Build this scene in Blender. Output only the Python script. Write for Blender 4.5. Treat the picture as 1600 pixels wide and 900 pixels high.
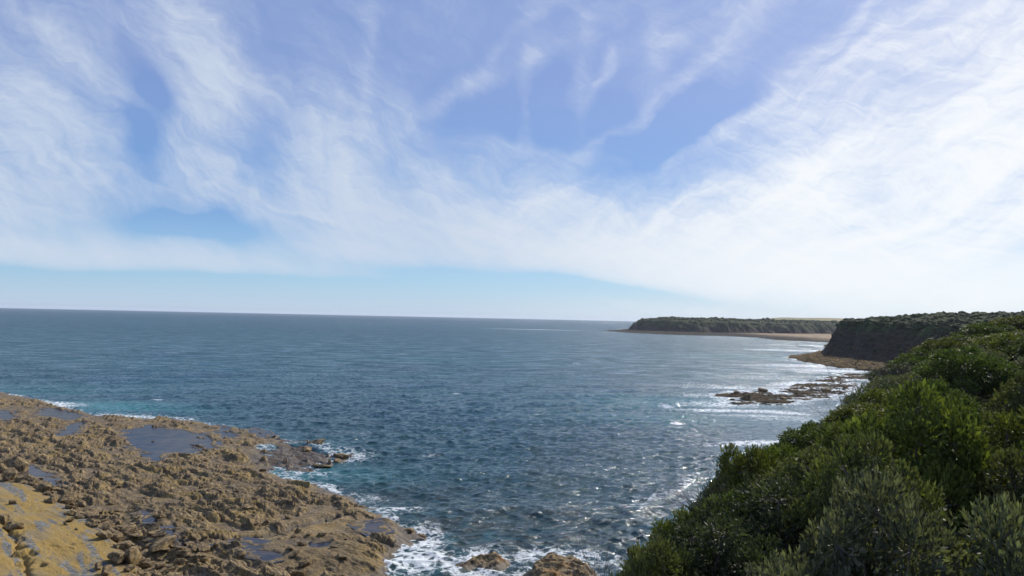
import bpy, bmesh, math, random
import numpy as np
from mathutils import Vector, Matrix, noise as mnoise

R = math.radians
rng = np.random.default_rng(7)
random.seed(7)
for o in list(bpy.data.objects): bpy.data.objects.remove(o)
S = bpy.context.scene
C = S.collection

# ------------------------------------------------------------------ camera
F = 1142.0; CAMZ = 20.0
PITCH = math.atan(46.0 / F); ROLL = R(1.23)
def _basis():
    f = Vector((0, math.cos(PITCH), math.sin(PITCH)))
    r = Vector((1, 0, 0)); u = r.cross(f)
    q = Matrix.Rotation(-ROLL, 3, f)           # scene appears turned clockwise: horizon lower on the right
    return q @ f, q @ r, q @ u
CF, CR, CU = _basis()
cam = bpy.data.cameras.new('camera'); co = bpy.data.objects.new('camera', cam); C.objects.link(co)
cam.sensor_width = 36; cam.lens = 36 * F / 1600; cam.clip_start = 0.1; cam.clip_end = 60000
m3 = Matrix((CR, CU, -CF)).transposed()
co.matrix_world = Matrix.Translation((0, 0, CAMZ)) @ m3.to_4x4()
S.camera = co
def ray(px, py):
    return (CF + CR * ((px - 800) / F) - CU * ((py - 450) / F))
def W(px, py, z=0.0):                          # pixel of the 1600x900 photo -> point on the plane z
    d = ray(px, py); t = (z - CAMZ) / d.z
    return Vector((d.x * t, d.y * t, z))
def D(px, py, dist):                           # pixel -> point at the depth dist
    d = ray(px, py); t = dist / d.y
    return Vector((d.x * t, d.y * t, CAMZ + d.z * t))
def WP(pts, z=0.0): return np.array([W(a, b, z)[:2] for a, b in pts])

# ------------------------------------------------------------------ light
SUN_AZ, SUN_EL = R(40), R(36)
S.view_settings.view_transform = 'Standard'; S.view_settings.look = 'None'
S.view_settings.exposure = 0.0; S.view_settings.gamma = 1.0
sd = Vector((math.sin(SUN_AZ) * math.cos(SUN_EL), math.cos(SUN_AZ) * math.cos(SUN_EL), math.sin(SUN_EL)))
sl = bpy.data.lights.new('sun', 'SUN'); so = bpy.data.objects.new('sun', sl); C.objects.link(so)
sl.energy = 5.0; sl.angle = R(0.5); sl.color = (1, .93, .82)
so.rotation_euler = sd.to_track_quat('Z', 'Y').to_euler()

# ------------------------------------------------------------------ node helpers
class N:
    """tiny wrapper to write node trees as expressions"""
    def __init__(s, tree): s.t = tree; tree.nodes.clear()
    def n(s, typ, ins=None, **kw):
        nd = s.t.nodes.new(typ)
        for k, v in kw.items(): setattr(nd, k, v)
        for k, v in (ins or {}).items(): s.set(nd, k, v)
        return nd
    def set(s, nd, k, v):
        sock = nd.inputs[k]
        if isinstance(v, bpy.types.NodeSocket): s.t.links.new(v, sock)
        elif isinstance(v, bpy.types.Node): s.t.links.new(v.outputs[0], sock)
        else: sock.default_value = v
    def m(s, op, a, b=0.0, c=0.0, clamp=False):
        nd = s.n('ShaderNodeMath', operation=op, use_clamp=clamp)
        for i, v in enumerate((a, b, c)): s.set(nd, i, v)
        return nd.outputs[0]
    def mix(s, f, a, b, bt='MIX'):
        nd = s.n('ShaderNodeMix', data_type='RGBA', blend_type=bt)
        s.set(nd, 0, f)
        for i, v in ((6, a), (7, b)):
            if isinstance(v, tuple) and len(v) == 3: v = v + (1,)
            s.set(nd, i, v)
        return nd.outputs[2]
    def noise(s, vec, scale, detail=4, rough=.5, dist=0, out=0):
        return s.n('ShaderNodeTexNoise', {'Vector': vec, 'Scale': scale, 'Detail': detail, 'Roughness': rough, 'Distortion': dist}).outputs[out]
    def ramp(s, v, lo, hi, a=0., b=1., smooth=True):
        nd = s.n('ShaderNodeMapRange', {'Value': v, 'From Min': lo, 'From Max': hi, 'To Min': a, 'To Max': b},
                 interpolation_type='SMOOTHSTEP' if smooth else 'LINEAR')
        return nd.outputs[0]
    def mapv(s, vec, loc=(0, 0, 0), rot=(0, 0, 0), sc=(1, 1, 1)):
        return s.n('ShaderNodeMapping', {'Vector': vec, 'Location': loc, 'Rotation': rot, 'Scale': sc}).outputs[0]
    def rs(s, vec, ang, sc):                     # turn, then stretch
        return s.mapv(s.mapv(vec, rot=(0, 0, R(ang))), sc=sc)
    def attr(s, name, out='Fac'):
        return s.n('ShaderNodeAttribute', attribute_name=name).outputs[out]
def mat(name):
    m = bpy.data.materials.new(name); m.use_nodes = True
    return m, N(m.node_tree)

# ------------------------------------------------------------------ sky (world): Nishita + cirrus
wd = bpy.data.worlds.new('World'); S.world = wd; wd.use_nodes = True
w = N(wd.node_tree)
sky = w.n('ShaderNodeTexSky', sky_type='NISHITA', sun_disc=False)
sky.sun_elevation = SUN_EL; sky.sun_rotation = SUN_AZ; sky.altitude = 20
sky.air_density = 1.0; sky.dust_density = 0.6; sky.ozone_density = 2.0
tc = w.n('ShaderNodeTexCoord').outputs['Generated']
sep = w.n('ShaderNodeSeparateXYZ', {0: tc})
az = w.m('ARCTAN2', sep.outputs[0], sep.outputs[1])
el = w.m('ARCSINE', sep.outputs[2])
uv = w.n('ShaderNodeCombineXYZ', {0: az, 1: el}).outputs[0]
# uneven drift of the cloud edges
wp = w.n('ShaderNodeTexNoise', {'Vector': uv, 'Scale': 5.0, 'Detail': 5, 'Roughness': .6}).outputs['Color']
wp = w.n('ShaderNodeVectorMath', {0: wp, 1: (.5, .5, .5)}, operation='SUBTRACT').outputs[0]
wp = w.n('ShaderNodeVectorMath', {0: wp, 'Scale': w.ramp(el, .06, .16, .03, .12)}, operation='SCALE').outputs[0]
uvw = w.n('ShaderNodeVectorMath', {0: uv, 1: wp}, operation='ADD').outputs[0]
def azel(px, py):
    d = ray(px, py).normalized(); return math.atan2(d.x, d.y), math.asin(d.z)
def blob(px, py, sx, sy, ang):
    a, e = azel(px, py)
    c = w.mapv(w.n('ShaderNodeVectorMath', {0: uvw, 1: (a, e, 0)}, operation='SUBTRACT').outputs[0], rot=(0, 0, R(ang)))
    c = w.n('ShaderNodeVectorMath', {0: c, 1: (F / sx, F / sy, 0)}, operation='MULTIPLY').outputs[0]
    l = w.n('ShaderNodeVectorMath', {0: c, 1: c}, operation='DOT_PRODUCT').outputs['Value']
    return w.m('EXPONENT', w.m('MULTIPLY', l, -.5))
# (px, py, half-widths, clockwise tilt seen in the photo, weight)
BL = [(40, 250, 80, 90, 45, 1.2), (130, 320, 80, 42, 35, .9), (110, 397, 270, 17, 2, 1.5), (480, 392, 230, 17, 1, .9),
      (300, 60, 35, 85, -25, .65), (355, 180, 38, 70, -12, .8), (292, 285, 24, 50, -20, 1.1), (120, 90, 70, 35, 30, .3),
      (515, 235, 52, 48, 40, 1.5), (425, 325, 50, 30, 20, .5), (560, 300, 80, 45, 30, .6), (660, 370, 170, 34, 5, .9), (760, 350, 160, 50, 15, .55),
      (1000, 350, 240, 38, 6, 1.0), (1230, 330, 210, 75, -20, 1.1), (1400, 200, 210, 60, -30, .6), (1580, 160, 120, 70, -25, .95),
      (1500, 330, 260, 90, -10, 1.3), (1050, 400, 240, 30, 9, 1.0), (1350, 430, 330, 38, 3, .9), (870, 385, 160, 26, 9, .7),
      (948, 90, 8, 14, 25, .45), (925, 130, 5, 28, 25, .25), (838, 92, 14, 12, 0, .35), (1040, 60, 18, 9, 0, .35), (900, 150, 14, 14, 0, .3),
      (1480, 60, 110, 25, -20, .35), (640, 110, 30, 130, 35, .12), (720, 460, 160, 5, 0, .35), (345, 422, 12, 5, 0, .3),
      (1120, 130, 30, 90, 20, .2), (700, 150, 150, 9, -40, .28), (780, 110, 170, 12, -28, .22), (560, 130, 9, 110, 8, .35), (620, 170, 60, 14, 35, .3),
      (880, 250, 140, 9, 4, .3), (980, 190, 150, 9, -42, .3), (1180, 170, 190, 9, -36, .4), (1110, 80, 140, 9, -40, .3), (1300, 110, 200, 12, -30, .4),
      (830, 130, 10, 110, 2, .22), (905, 90, 12, 120, -4, .2), (1010, 110, 12, 130, 10, .22), (180, 150, 120, 10, 40, .4), (90, 150, 130, 9, 48, .3), (240, 90, 120, 8, 55, .3)]
HL = [(300, 356, 105, 22, 4, 1.6), (410, 235, 34, 34, 0, .8), (700, 180, 120, 60, -20, .1), (225, 190, 32, 55, 20, .9), (1050, 235, 110, 45, -35, .4), (880, 180, 60, 60, 0, .15), (60, 358, 60, 9, 8, .4), (1060, 250, 90, 60, -35, .45),
      (930, 200, 180, 80, 0, .1), (300, 436, 460, 12, 1, 1.6), (760, 432, 170, 11, 4, 1.6), (960, 447, 150, 9, 9, 1.2), (650, 300, 60, 9, 10, .25),
      (700, 120, 150, 70, 0, .1), (180, 210, 20, 50, -10, .25)]
cl = w.m('ADD', 0.0, 0.20)
for b in BL: cl = w.m('MULTIPLY_ADD', blob(*b[:5]), b[5], cl)
for b in HL: cl = w.m('MULTIPLY_ADD', blob(*b[:5]), -b[5], cl)
# fibres: long thin strands, fanning out of the lower left
f1 = w.noise(w.rs(uvw, 52, (2.2, 9, 1)), 2.6, 8, .62, .6)
f2 = w.noise(w.rs(uvw, -27, (1.5, 9, 1)), 2.6, 8, .62, .5)
f3 = w.noise(uvw, 6.0, 10, .66, .5)
f4 = w.noise(w.rs(uvw, 20, (1, 5, 1)), 9.0, 10, .68, .8)
side = w.ramp(az, -.25, .15)
fib = w.m('ADD', w.m('MULTIPLY', f1, w.m('SUBTRACT', 1, side)), w.m('MULTIPLY', f2, side))
fib = w.m('ADD', w.m('MULTIPLY', fib, .55), w.m('MULTIPLY', f3, .35))
fib = w.m('ADD', fib, w.m('MULTIPLY', w.m('SUBTRACT', f4, .5), .42))
lowk = w.ramp(el, .03, .16, .35, 1)
cl = w.m('MAXIMUM', cl, 0.02)
fk = w.m('MULTIPLY', w.m('SUBTRACT', fib, .5), w.m('MULTIPLY', lowk, 6.8))
cl = w.m('MULTIPLY', cl, w.m('EXPONENT', fk))
cl = w.m('SUBTRACT', 1.0, w.m('EXPONENT', w.m('MULTIPLY', cl, -.95)))
lowhaze = w.ramp(el, 0.0, .05, .55, 0.0)
cl = w.m('MAXIMUM', cl, lowhaze)
sunv = w.n('ShaderNodeVectorMath', {0: tc, 1: tuple(Vector((math.sin(R(44))*math.cos(R(18)), math.cos(R(44))*math.cos(R(18)), math.sin(R(18)))))}, operation='DOT_PRODUCT').outputs['Value']
glow = w.ramp(sunv, .60, .98, 0.0, 1.0)
ccol = w.mix(glow, (6.7, 7.6, 9.0), (10.4, 10.7, 11.0))
grad = w.mix(w.ramp(el, .03, .15), (3.2, 5.9, 8.6), (1.45, 3.3, 7.0))
grad = w.mix(w.ramp(el, .13, .33), grad, (2.3, 3.3, 6.6))
base = w.mix(.75, w.mix(1.0, sky.outputs[0], (1.3, 1.4, 1.6), 'MULTIPLY'), grad)
col = w.mix(cl, base, ccol)
bg = w.n('ShaderNodeBackground', {'Color': col, 'Strength': 0.092})
w.n('ShaderNodeOutputWorld', {'Surface': bg})

# ------------------------------------------------------------------ numpy noise
_perm = np.random.default_rng(3).permutation(4096).astype(np.int64)
_ga = np.random.default_rng(4).uniform(0, 2 * np.pi, 4096)
_gx, _gy = np.cos(_ga), np.sin(_ga)
def perlin(x, y):
    xi = np.floor(x).astype(np.int64); yi = np.floor(y).astype(np.int64)
    xf = x - xi; yf = y - yi
    def g(i, j, fx, fy):
        h = _perm[(_perm[(xi + i) & 4095] + yi + j) & 4095]
        return _gx[h] * fx + _gy[h] * fy
    u = xf * xf * xf * (xf * (xf * 6 - 15) + 10); v = yf * yf * yf * (yf * (yf * 6 - 15) + 10)
    a = g(0, 0, xf, yf); b = g(1, 0, xf - 1, yf); c = g(0, 1, xf, yf - 1); d = g(1, 1, xf - 1, yf - 1)
    return ((a + (b - a) * u) * (1 - v) + (c + (d - c) * u) * v) * 1.5
def fbm(x, y, o=4, lac=2.03, gain=.5):
    s = np.zeros_like(x, dtype=float); a = 1.0; t = 0
    for k in range(o):
        s += a * perlin(x + 17.3 * k, y - 9.1 * k); t += a; a *= gain; x = x * lac; y = y * lac
    return s / t
def ridged(x, y, o=4, gain=.55):
    s = np.zeros_like(x, dtype=float); a = 1.0; t = 0
    for k in range(o):
        s += a * (1 - np.abs(perlin(x + 31.7 * k, y + 5.3 * k)) * 2); t += a; a *= gain; x = x * 2.1; y = y * 2.1
    return s / t
def plates(x, y, seed=0):                      # cell height in -1..1 and distance to the joint
    xi = np.floor(x).astype(np.int64); yi = np.floor(y).astype(np.int64)
    f1 = np.full(x.shape, 9.); f2 = np.full(x.shape, 9.); idv = np.zeros(x.shape)
    for i in (-1, 0, 1):
        for j in (-1, 0, 1):
            h = _perm[(_perm[(xi + i + seed * 57) & 4095] + yi + j) & 4095]
            d = np.hypot(xi + i + _perm[h] / 4096. - x, yi + j + _perm[(h + 911) & 4095] / 4096. - y)
            c = d < f1
            f2 = np.where(c, f1, np.minimum(f2, d)); idv = np.where(c, _perm[(h + 77) & 4095] / 2048. - 1, idv); f1 = np.where(c, d, f1)
    return idv, f2 - f1
def sstep(v, a, b):
    t = np.clip((v - a) / (b - a), 0, 1); return t * t * (3 - 2 * t)
def sdf(x, y, poly):                            # positive inside
    x = np.asarray(x, float); y = np.asarray(y, float)
    d = np.full(x.shape, 1e18); ins = np.zeros(x.shape, bool)
    n = len(poly)
    for i in range(n):
        ax, ay = poly[i]; bx, by = poly[(i + 1) % n]
        ex, ey = bx - ax, by - ay
        t = np.clip(((x - ax) * ex + (y - ay) * ey) / (ex * ex + ey * ey + 1e-12), 0, 1)
        d = np.minimum(d, (x - ax - t * ex) ** 2 + (y - ay - t * ey) ** 2)
        c = (ay > y) != (by > y)
        with np.errstate(divide='ignore', invalid='ignore'):
            ins ^= c & (x < (bx - ax) * (y - ay) / (by - ay + 1e-15) + ax)
    d = np.sqrt(d)
    return np.where(ins, d, -d)
def pdist(x, y, line):                          # distance to an open polyline
    d = np.full(np.shape(x), 1e18)
    for (ax, ay), (bx, by) in zip(line[:-1], line[1:]):
        ex, ey = bx - ax, by - ay
        t = np.clip(((x - ax) * ex + (y - ay) * ey) / (ex * ex + ey * ey + 1e-12), 0, 1)
        d = np.minimum(d, (x - ax - t * ex) ** 2 + (y - ay - t * ey) ** 2)
    return np.sqrt(d)

# ------------------------------------------------------------------ mesh helpers
def mesh_obj(name, v, f, material, parent=None, smooth=True, attrs=None):
    """v (n,3), f (m,4) or (m,3) int arrays"""
    me = bpy.data.meshes.new(name)
    v = np.ascontiguousarray(v, np.float32); f = np.ascontiguousarray(f, np.int32)
    k = f.shape[1]
    me.vertices.add(len(v)); me.vertices.foreach_set('co', v.ravel())
    me.loops.add(f.size); me.loops.foreach_set('vertex_index', f.ravel())
    me.polygons.add(len(f)); me.polygons.foreach_set('loop_start', np.arange(0, f.size, k, dtype=np.int32))
    me.update(calc_edges=True)
    me.polygons.foreach_set('use_smooth', np.full(len(f), smooth))
    for an, av in (attrs or {}).items():
        a = me.attributes.new(an, 'FLOAT', 'POINT'); a.data.foreach_set('value', np.ascontiguousarray(av, np.float32).ravel())
    me.materials.append(material)
    o = bpy.data.objects.new(name, me); C.objects.link(o)
    if parent: o.parent = parent
    return o
def grid_faces(nr, nc, keep=None):
    i = np.arange(nr - 1)[:, None] * nc + np.arange(nc - 1)[None, :]
    f = np.stack([i, i + 1, i + nc + 1, i + nc], -1).reshape(-1, 4)
    return f if keep is None else f[keep.reshape(-1)]
def prune(v, f, attrs):
    used = np.zeros(len(v), bool); used[f.ravel()] = True
    idx = np.cumsum(used) - 1
    return v[used], idx[f], {k: a[used] for k, a in attrs.items()}
def grid_obj(name, X, Y, Z, material, smooth=True, attrs=None, cut=None):
    nr, nc = X.shape
    keep = None
    if cut is not None:
        g = Z > cut
        keep = g[:-1, :-1] | g[1:, :-1] | g[:-1, 1:] | g[1:, 1:]
    f = grid_faces(nr, nc, keep)
    v = np.stack([X.ravel(), Y.ravel(), Z.ravel()], 1)
    at = {k: a.ravel() for k, a in (attrs or {}).items()}
    v, f, at = prune(v, f, at)
    o = mesh_obj(name, v, f, material, None, smooth, at)
    # make normals point up
    return o
def struct(o): o['kind'] = 'structure'; return o
def tag(o, label, cat, group=None):
    o['label'] = label; o['category'] = cat
    if group: o['group'] = group
    return o
def empty(name, loc, rz=0, sc=(1, 1, 1)):
    o = bpy.data.objects.new(name, None); C.objects.link(o); o.empty_display_size = .2
    o.location = loc; o.rotation_euler = (0, 0, rz); o.scale = sc
    return o
def copy_tree(src, parent=None):
    c = src.copy(); C.objects.link(c)
    if parent: c.parent = parent
    for ch in src.children: copy_tree(ch, c)
    return c

# ------------------------------------------------------------------ coast outlines (from the photo, on the sea plane)
SHELF = WP([(-260, 560), (-120, 588), (0, 613), (60, 626), (120, 641), (145, 650), (180, 652), (215, 655), (262, 654), (320, 661), (385, 674), (432, 688), (452, 694),
            (410, 702), (402, 716), (420, 732), (455, 748), (500, 760), (540, 783), (588, 795), (622, 818), (636, 845), (622, 868), (607, 885), (596, 915), (560, 990), (520, 1080), (-700, 1300), (-900, 800)])
SPIT = WP([(395, 676), (452, 690), (500, 688), (520, 698), (548, 712), (520, 724), (500, 733), (462, 738), (425, 733), (396, 716)])
SLAB = WP([(-300, 690), (-60, 730), (0, 744), (45, 752), (90, 770), (130, 795), (170, 822), (192, 850), (205, 880), (230, 920), (300, 1100), (-500, 1300), (-800, 800)], 1.5)
RCK1 = WP([(712, 886), (722, 876), (745, 870), (778, 868), (792, 878), (782, 888), (750, 891)])
RCK2 = WP([(822, 896), (835, 880), (858, 871), (885, 876), (915, 880), (930, 900), (925, 930), (840, 935)])
NEARH = np.array([(197, 461), (199, 425), (200, 385), (190, 335), (176, 290), (168, 250), (170, 200), (150, 150), (120, 110), (100, 60), (1400, 60), (1400, 900), (700, 820), (460, 760), (330, 650), (250, 560), (212, 500)], float)
REEF1 = WP([(1114, 617), (1150, 612), (1215, 611), (1240, 602), (1262, 597), (1290, 591), (1318, 594), (1338, 600), (1340, 610), (1308, 616), (1300, 624), (1278, 622), (1240, 631), (1215, 633), (1180, 630), (1140, 634)])
REEF2 = WP([(1280, 591), (1310, 586), (1345, 584), (1375, 586), (1400, 592), (1380, 598), (1345, 593), (1300, 594)])
REEF3 = WP([(1228, 559), (1260, 554), (1286, 548), (1300, 550), (1410, 564), (1480, 575), (1480, 592), (1400, 583), (1340, 578), (1300, 573), (1270, 567)])
FARH = np.array([(214, 1330), (232, 1300), (262, 1268), (330, 1245), (420, 1275), (540, 1335), (650, 1420), (900, 1500), (2600, 1800), (2600, 4500), (900, 3200), (420, 2300), (300, 1700), (230, 1420)], float)
BEACH = WP([(938, 516.6), (975, 519.5), (1010, 521.5), (1060, 523.5), (1130, 525), (1180, 527), (1210, 531), (1260, 533.5), (1310, 535.5), (1420, 532), (1420, 514), (1200, 513), (985, 513.5), (960, 515.6)])
HILLEDGE = np.array([(-60, -30), (-20, -6), (-6, 0.5), (-1.0, 3.5), (1.2, 7), (2.6, 12), (5.0, 18), (9.5, 25), (17.5, 36), (25, 48), (33, 60), (44, 73), (60, 84), (90, 92), (400, 110), (400, -60), (-60, -60)], float)

def shelf_h(x, y, full=False):
    ca, sa = .76, -.65                         # strike of the rock beds
    u = x * ca + y * sa; v = -x * sa + y * ca
    d = sdf(x, y, SHELF) + fbm(x / 5, y / 5, 4) * 2.2 + fbm(x / 1.2, y / 1.2, 3) * .5
    base = np.where(d < 0, d * .9, 0) + sstep(d, -.5, 2.5) * .5 + np.clip(d, 0, 60) * .014
    big = fbm(u / 16, v / 6, 5)
    tq = big * 2.2; st = np.floor(tq) + sstep(tq - np.floor(tq), .78, 1.0)
    rough = sstep(fbm(x / 9 + 4, y / 9, 4), .05, .3) * .8
    ledg = st * .26
    rd = ridged(u / 4.5, v / 1.5, 5) - .55
    tq2 = (fbm(u / 6.5 + 9, v / 1.9, 5)) * 2.6; st2 = (np.floor(tq2) + sstep(tq2 - np.floor(tq2), .8, 1)) * .24
    pit = -sstep(fbm(u / 1.5 + 40, v / .7, 3), .28, .5) * .32
    knob = sstep(fbm(u / 2.6 + 80, v / 1.3 + 7, 4), .30, .52) * .42
    fine = fbm(u / .8, v / .35, 3) * .06
    crk = np.abs(fbm(u / 5 + 60, v / 1.8, 4)); crk = -np.exp(-(crk / .018) ** 2) * .35
    wx = fbm(x / 1.5, y / 1.5, 3) * .5
    p1, e1 = plates(u / 3.4 + wx, v / 1.7 + wx, 1); p2, e2 = plates(u / 1.3 + wx, v / .62 - wx, 2)
    pl = p1 * .20 + p2 * .10 * (.3 + rough) - .26 * np.exp(-(e1 / .05) ** 2) - .16 * np.exp(-(e2 / .07) ** 2) * (.2 + rough)
    sv = v / 2.6 + fbm(u / 13, v / 6, 4) * 1.9; fr_ = sv - np.floor(sv)
    saw = (1 - fr_) * sstep(fr_, 0, .07); bed = sstep(fbm(u / 9 + 30, v / 5, 3), -.12, .12)
    sv2 = v / .85 + fbm(u / 5 + 3, v / 2, 4) * 1.7; fr2 = sv2 - np.floor(sv2)
    saw2 = (1 - fr2) * sstep(fr2, 0, .15)
    pl = pl + saw * bed * .42 + saw2 * (1 - .6 * rough) * .13 - .1
    det = pl + ledg + crk + rd * .06 * (.3 + rough) * (.35 + rough) + st2 * (.5 + .4 * rough) + pit * .7 * (.2 + rough) + knob * .22 * rough + fine * (.4 + rough)
    ins = sstep(d, -1.5, 1.5)
    h = base + det * ins
    h = np.maximum(h, np.minimum(d * .25, .40) + fine * .6)
    sp = sdf(x, y, SPIT) + fbm(x / 3, y / 3, 4) * 1.6
    hs = np.clip(sp * .5, -1.2, .02) + (knob * 1.5 + rd * .45 + ledg * .8) * sstep(sp, -1, 1.0)
    h = np.maximum(h, np.where(d > -4, hs, hs))
    # deep crevice crossing the lower right of the shelf
    cv = WP([(285, 842), (350, 838), (420, 828), (470, 812), (520, 800), (545, 795)], 1)
    cd = pdist(x + fbm(x / 2, y / 2, 3) * .8, y + fbm(x / 2 + 9, y / 2, 3) * .8, cv)
    h = h - .85 * np.exp(-(cd / .5) ** 2) + .25 * np.exp(-((cd - 1.3) / .9) ** 2)
    # smooth domed bed right of it
    dm = sdf(x, y, WP([(370, 850), (440, 830), (500, 818), (560, 830), (600, 860), (585, 880), (500, 885), (420, 875)], 1))
    dmm = sstep(dm, -1.0, 2.2)
    h = h * (1 - .75 * dmm) + .75 * dmm * (1.0 + .05 * np.clip(dm, 0, 6) + fbm(x / 2.5, y / 2.5, 4) * .16 + st2 * .3 + pit * .25)
    # yellow slab: a smooth tilted bed
    sb = sdf(x, y, SLAB) + fbm(x / 4, y / 4, 3) * .7
    sm = sstep(sb, -.6, .5)
    ps, es = plates(u / 6 + wx, v / 2.2 + wx, 5)
    hsl = 1.15 + ps * .05 + np.clip(sb, 0, 60) * .085 + fbm(u / 9, v / 2.5, 4) * .18 + fbm(x / .8, y / .8, 3) * .035 + ridged(u / 6, v / .8, 2) * .03
    gap = WP([(-30, 795), (10, 812), (30, 850), (52, 905), (60, 960)], 2)
    gd = pdist(x + fbm(x / 1.5, y / 1.5, 4) * 1.4, y + fbm(x / 1.5 + 7, y / 1.5, 4) * 1.0, gap)
    hsl = hsl - .5 * np.exp(-(gd / .35) ** 2)
    h = h * (1 - sm) + hsl * sm
    # rock pools
    pm = np.zeros_like(h)
    for lev, pl in POOLS:
        q = sdf(x, y, pl) + fbm(x / 3.2, y / 2.2, 5) * 2.0 - .3
        k = sstep(q, -.5, .25)
        k2 = sstep(q, -2.2, -.1)
        tgt = np.minimum(h, lev + .12 + .3 * np.clip(h - lev, -1, 1)) * 0 + lev + .10 + .35 * (h - h.mean() * 0 - base - det * 0) * 0 + np.clip(det, -.05, .5) * .5
        h = h * (1 - k2) + tgt * k2
        h = h * (1 - k) + (lev - .22 + np.clip(det - .12, 0, 1) * 1.1) * k
        pm = np.maximum(pm, sstep(q, -1.6, -.1))
    if full: return h, sm * sstep(sb, .0, .8), pm, d, dmm
    return h
# rock pools: (water level, outline)
def pool(lev, pts): return (lev, WP(pts, lev))
POOLS = [pool(.50, [(194, 672), (235, 664), (280, 672), (330, 680), (340, 700), (300, 708), (262, 708), (246, 722), (232, 718), (225, 706), (196, 694)]),
         pool(.46, [(62, 636), (100, 640), (130, 650), (118, 656), (80, 655), (55, 645)]),
         pool(.55, [(108, 662), (128, 660), (122, 672), (112, 680), (85, 682), (92, 674)]),
         pool(.50, [(-40, 640), (18, 642), (26, 652), (10, 656), (-50, 652)]),
         pool(.75, [(34, 726), (58, 730), (90, 748), (98, 757), (80, 757), (48, 744), (32, 736)]),
         pool(.85, [(222, 798), (236, 800), (242, 815), (228, 812)]),
         pool(.88, [(250, 828), (272, 826), (284, 842), (318, 848), (302, 853), (272, 850), (252, 838)]),
         pool(.78, [(370, 848), (390, 845), (412, 852), (430, 870), (420, 873), (392, 864), (372, 856)]),
         pool(.40, [(400, 668), (425, 678), (410, 684), (382, 676)]),
         pool(.42, [(340, 664), (360, 668), (372, 682), (350, 684), (335, 676)]),
         pool(.6, [(470, 848), (500, 850), (496, 856), (472, 854)]),
         pool(.55, [(560, 822), (590, 816), (600, 828), (580, 834)])]

# ------------------------------------------------------------------ rock material
def rock_mat(name, slab=True, dark=1.0, orange=0.0, wetz=.32, wgl=.5):
    m, k = mat(name)
    tc = k.n('ShaderNodeTexCoord').outputs['Object']
    rotv = k.rs(tc, 40.5, (1, 2.6, 1))
    n1 = k.noise(tc, .16, 5, .55); n2 = k.noise(rotv, .55, 8, .68, .5); n3 = k.noise(rotv, 3.0, 8, .7)
    n4 = k.noise(tc, .33, 7, .62, .3); n5 = k.noise(tc, 1.1, 6, .6)
    a = k.mix(k.ramp(n2, .36, .64), (.15 * dark, .105 * dark, .055 * dark), (.40 * dark, .29 * dark, .14 * dark))
    vc = k.n('ShaderNodeTexVoronoi', {'Vector': k.rs(k.n('ShaderNodeVectorMath', {0: tc, 1: k.n('ShaderNodeVectorMath', {0: k.noise(tc, 1.2, 4, .6, out=1), 'Scale': .9}, operation='SCALE').outputs[0]}, operation='ADD').outputs[0], 40.5, (1, 2.4, 1)), 'Scale': 1.3}, feature='DISTANCE_TO_EDGE').outputs[0]
    a = k.mix(k.ramp(n3, .42, .64, 0, .85), a, (.046, .034, .022))
    a = k.mix(k.ramp(vc, .0, .07, .8, 0), a, (.03, .022, .016))
    a = k.mix(k.ramp(n5, .55, .72, 0, .55), a, (.21, .185, .15))
    alg = k.m('MULTIPLY', k.ramp(n4, .50, .62), k.ramp(n5, .30, .5))
    a = k.mix(k.m('MULTIPLY', alg, .6 + orange * .2), a, (.27, .185, .055) if not orange else (.34, .16, .045))
    a = k.mix(k.ramp(k.noise(tc, .24, 6, .6), .58, .72, 0, .6), a, (.115, .10, .052))
    pos = k.n('ShaderNodeSeparateXYZ', {0: tc}).outputs[2]
    wet = k.ramp(k.m('ADD', pos, k.m('MULTIPLY', n5, .5)), wetz + .1, wetz + .5, 1, 0)
    if slab:
        sl_ = k.attr('slab'); pl_ = k.attr('pool'); dm_ = k.attr('dome')
        y1 = k.mix(k.ramp(n3, .35, .7), (.34, .225, .055), (.22, .15, .048))
        y1 = k.mix(k.ramp(n4, .45, .65, 0, .6), y1, (.23, .19, .12))
        st = k.noise(k.rs(tc, 48, (.20, 1.3, 1)), .62, 6, .6, .5)
        gr = k.mix(k.ramp(k.noise(tc, 2.5, 6, .65), .4, .68), (.085, .092, .092), (.22, .235, .24))
        y1 = k.mix(k.m('MULTIPLY', k.ramp(st, .50, .57), k.ramp(k.noise(tc, 3.5, 5, .6), .36, .5)), y1, gr)
        a = k.mix(k.m('MULTIPLY', dm_, .8), a, k.mix(k.ramp(n2, .35, .65), (.10, .078, .045), (.235, .165, .075)))
        a = k.mix(k.m('MULTIPLY', sl_, k.ramp(n5, .2, .3, .8, 1)), a, y1)
        wet = k.m('MAXIMUM', wet, k.m('MULTIPLY', pl_, .7))
    a = k.mix(k.m('MULTIPLY', wet, .6), a, (.035, .027, .022))
    bmp = k.n('ShaderNodeBump', {'Height': k.m('ADD', n3, k.m('MULTIPLY', k.noise(tc, 9, 6, .7), .5)), 'Strength': .9, 'Distance': .14})
    ro = k.m('SUBTRACT', .88, k.m('MULTIPLY', wet, wgl))
    p = k.n('ShaderNodeBsdfPrincipled', {'Base Color': a, 'Roughness': ro, 'Normal': bmp, 'Specular IOR Level': .3 if wgl else .05})
    k.n('ShaderNodeOutputMaterial', {'Surface': p})
    return m
M_shelf = rock_mat('shelf_rock'); M_rock = rock_mat('loose_rock', False, 1.2, 0, -3)
M_sea_rock = rock_mat('sea_rock', False, 1.15, 1.0, .1); M_reef = rock_mat('reef_rock', False, .48, 0, .45, 0)

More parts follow.
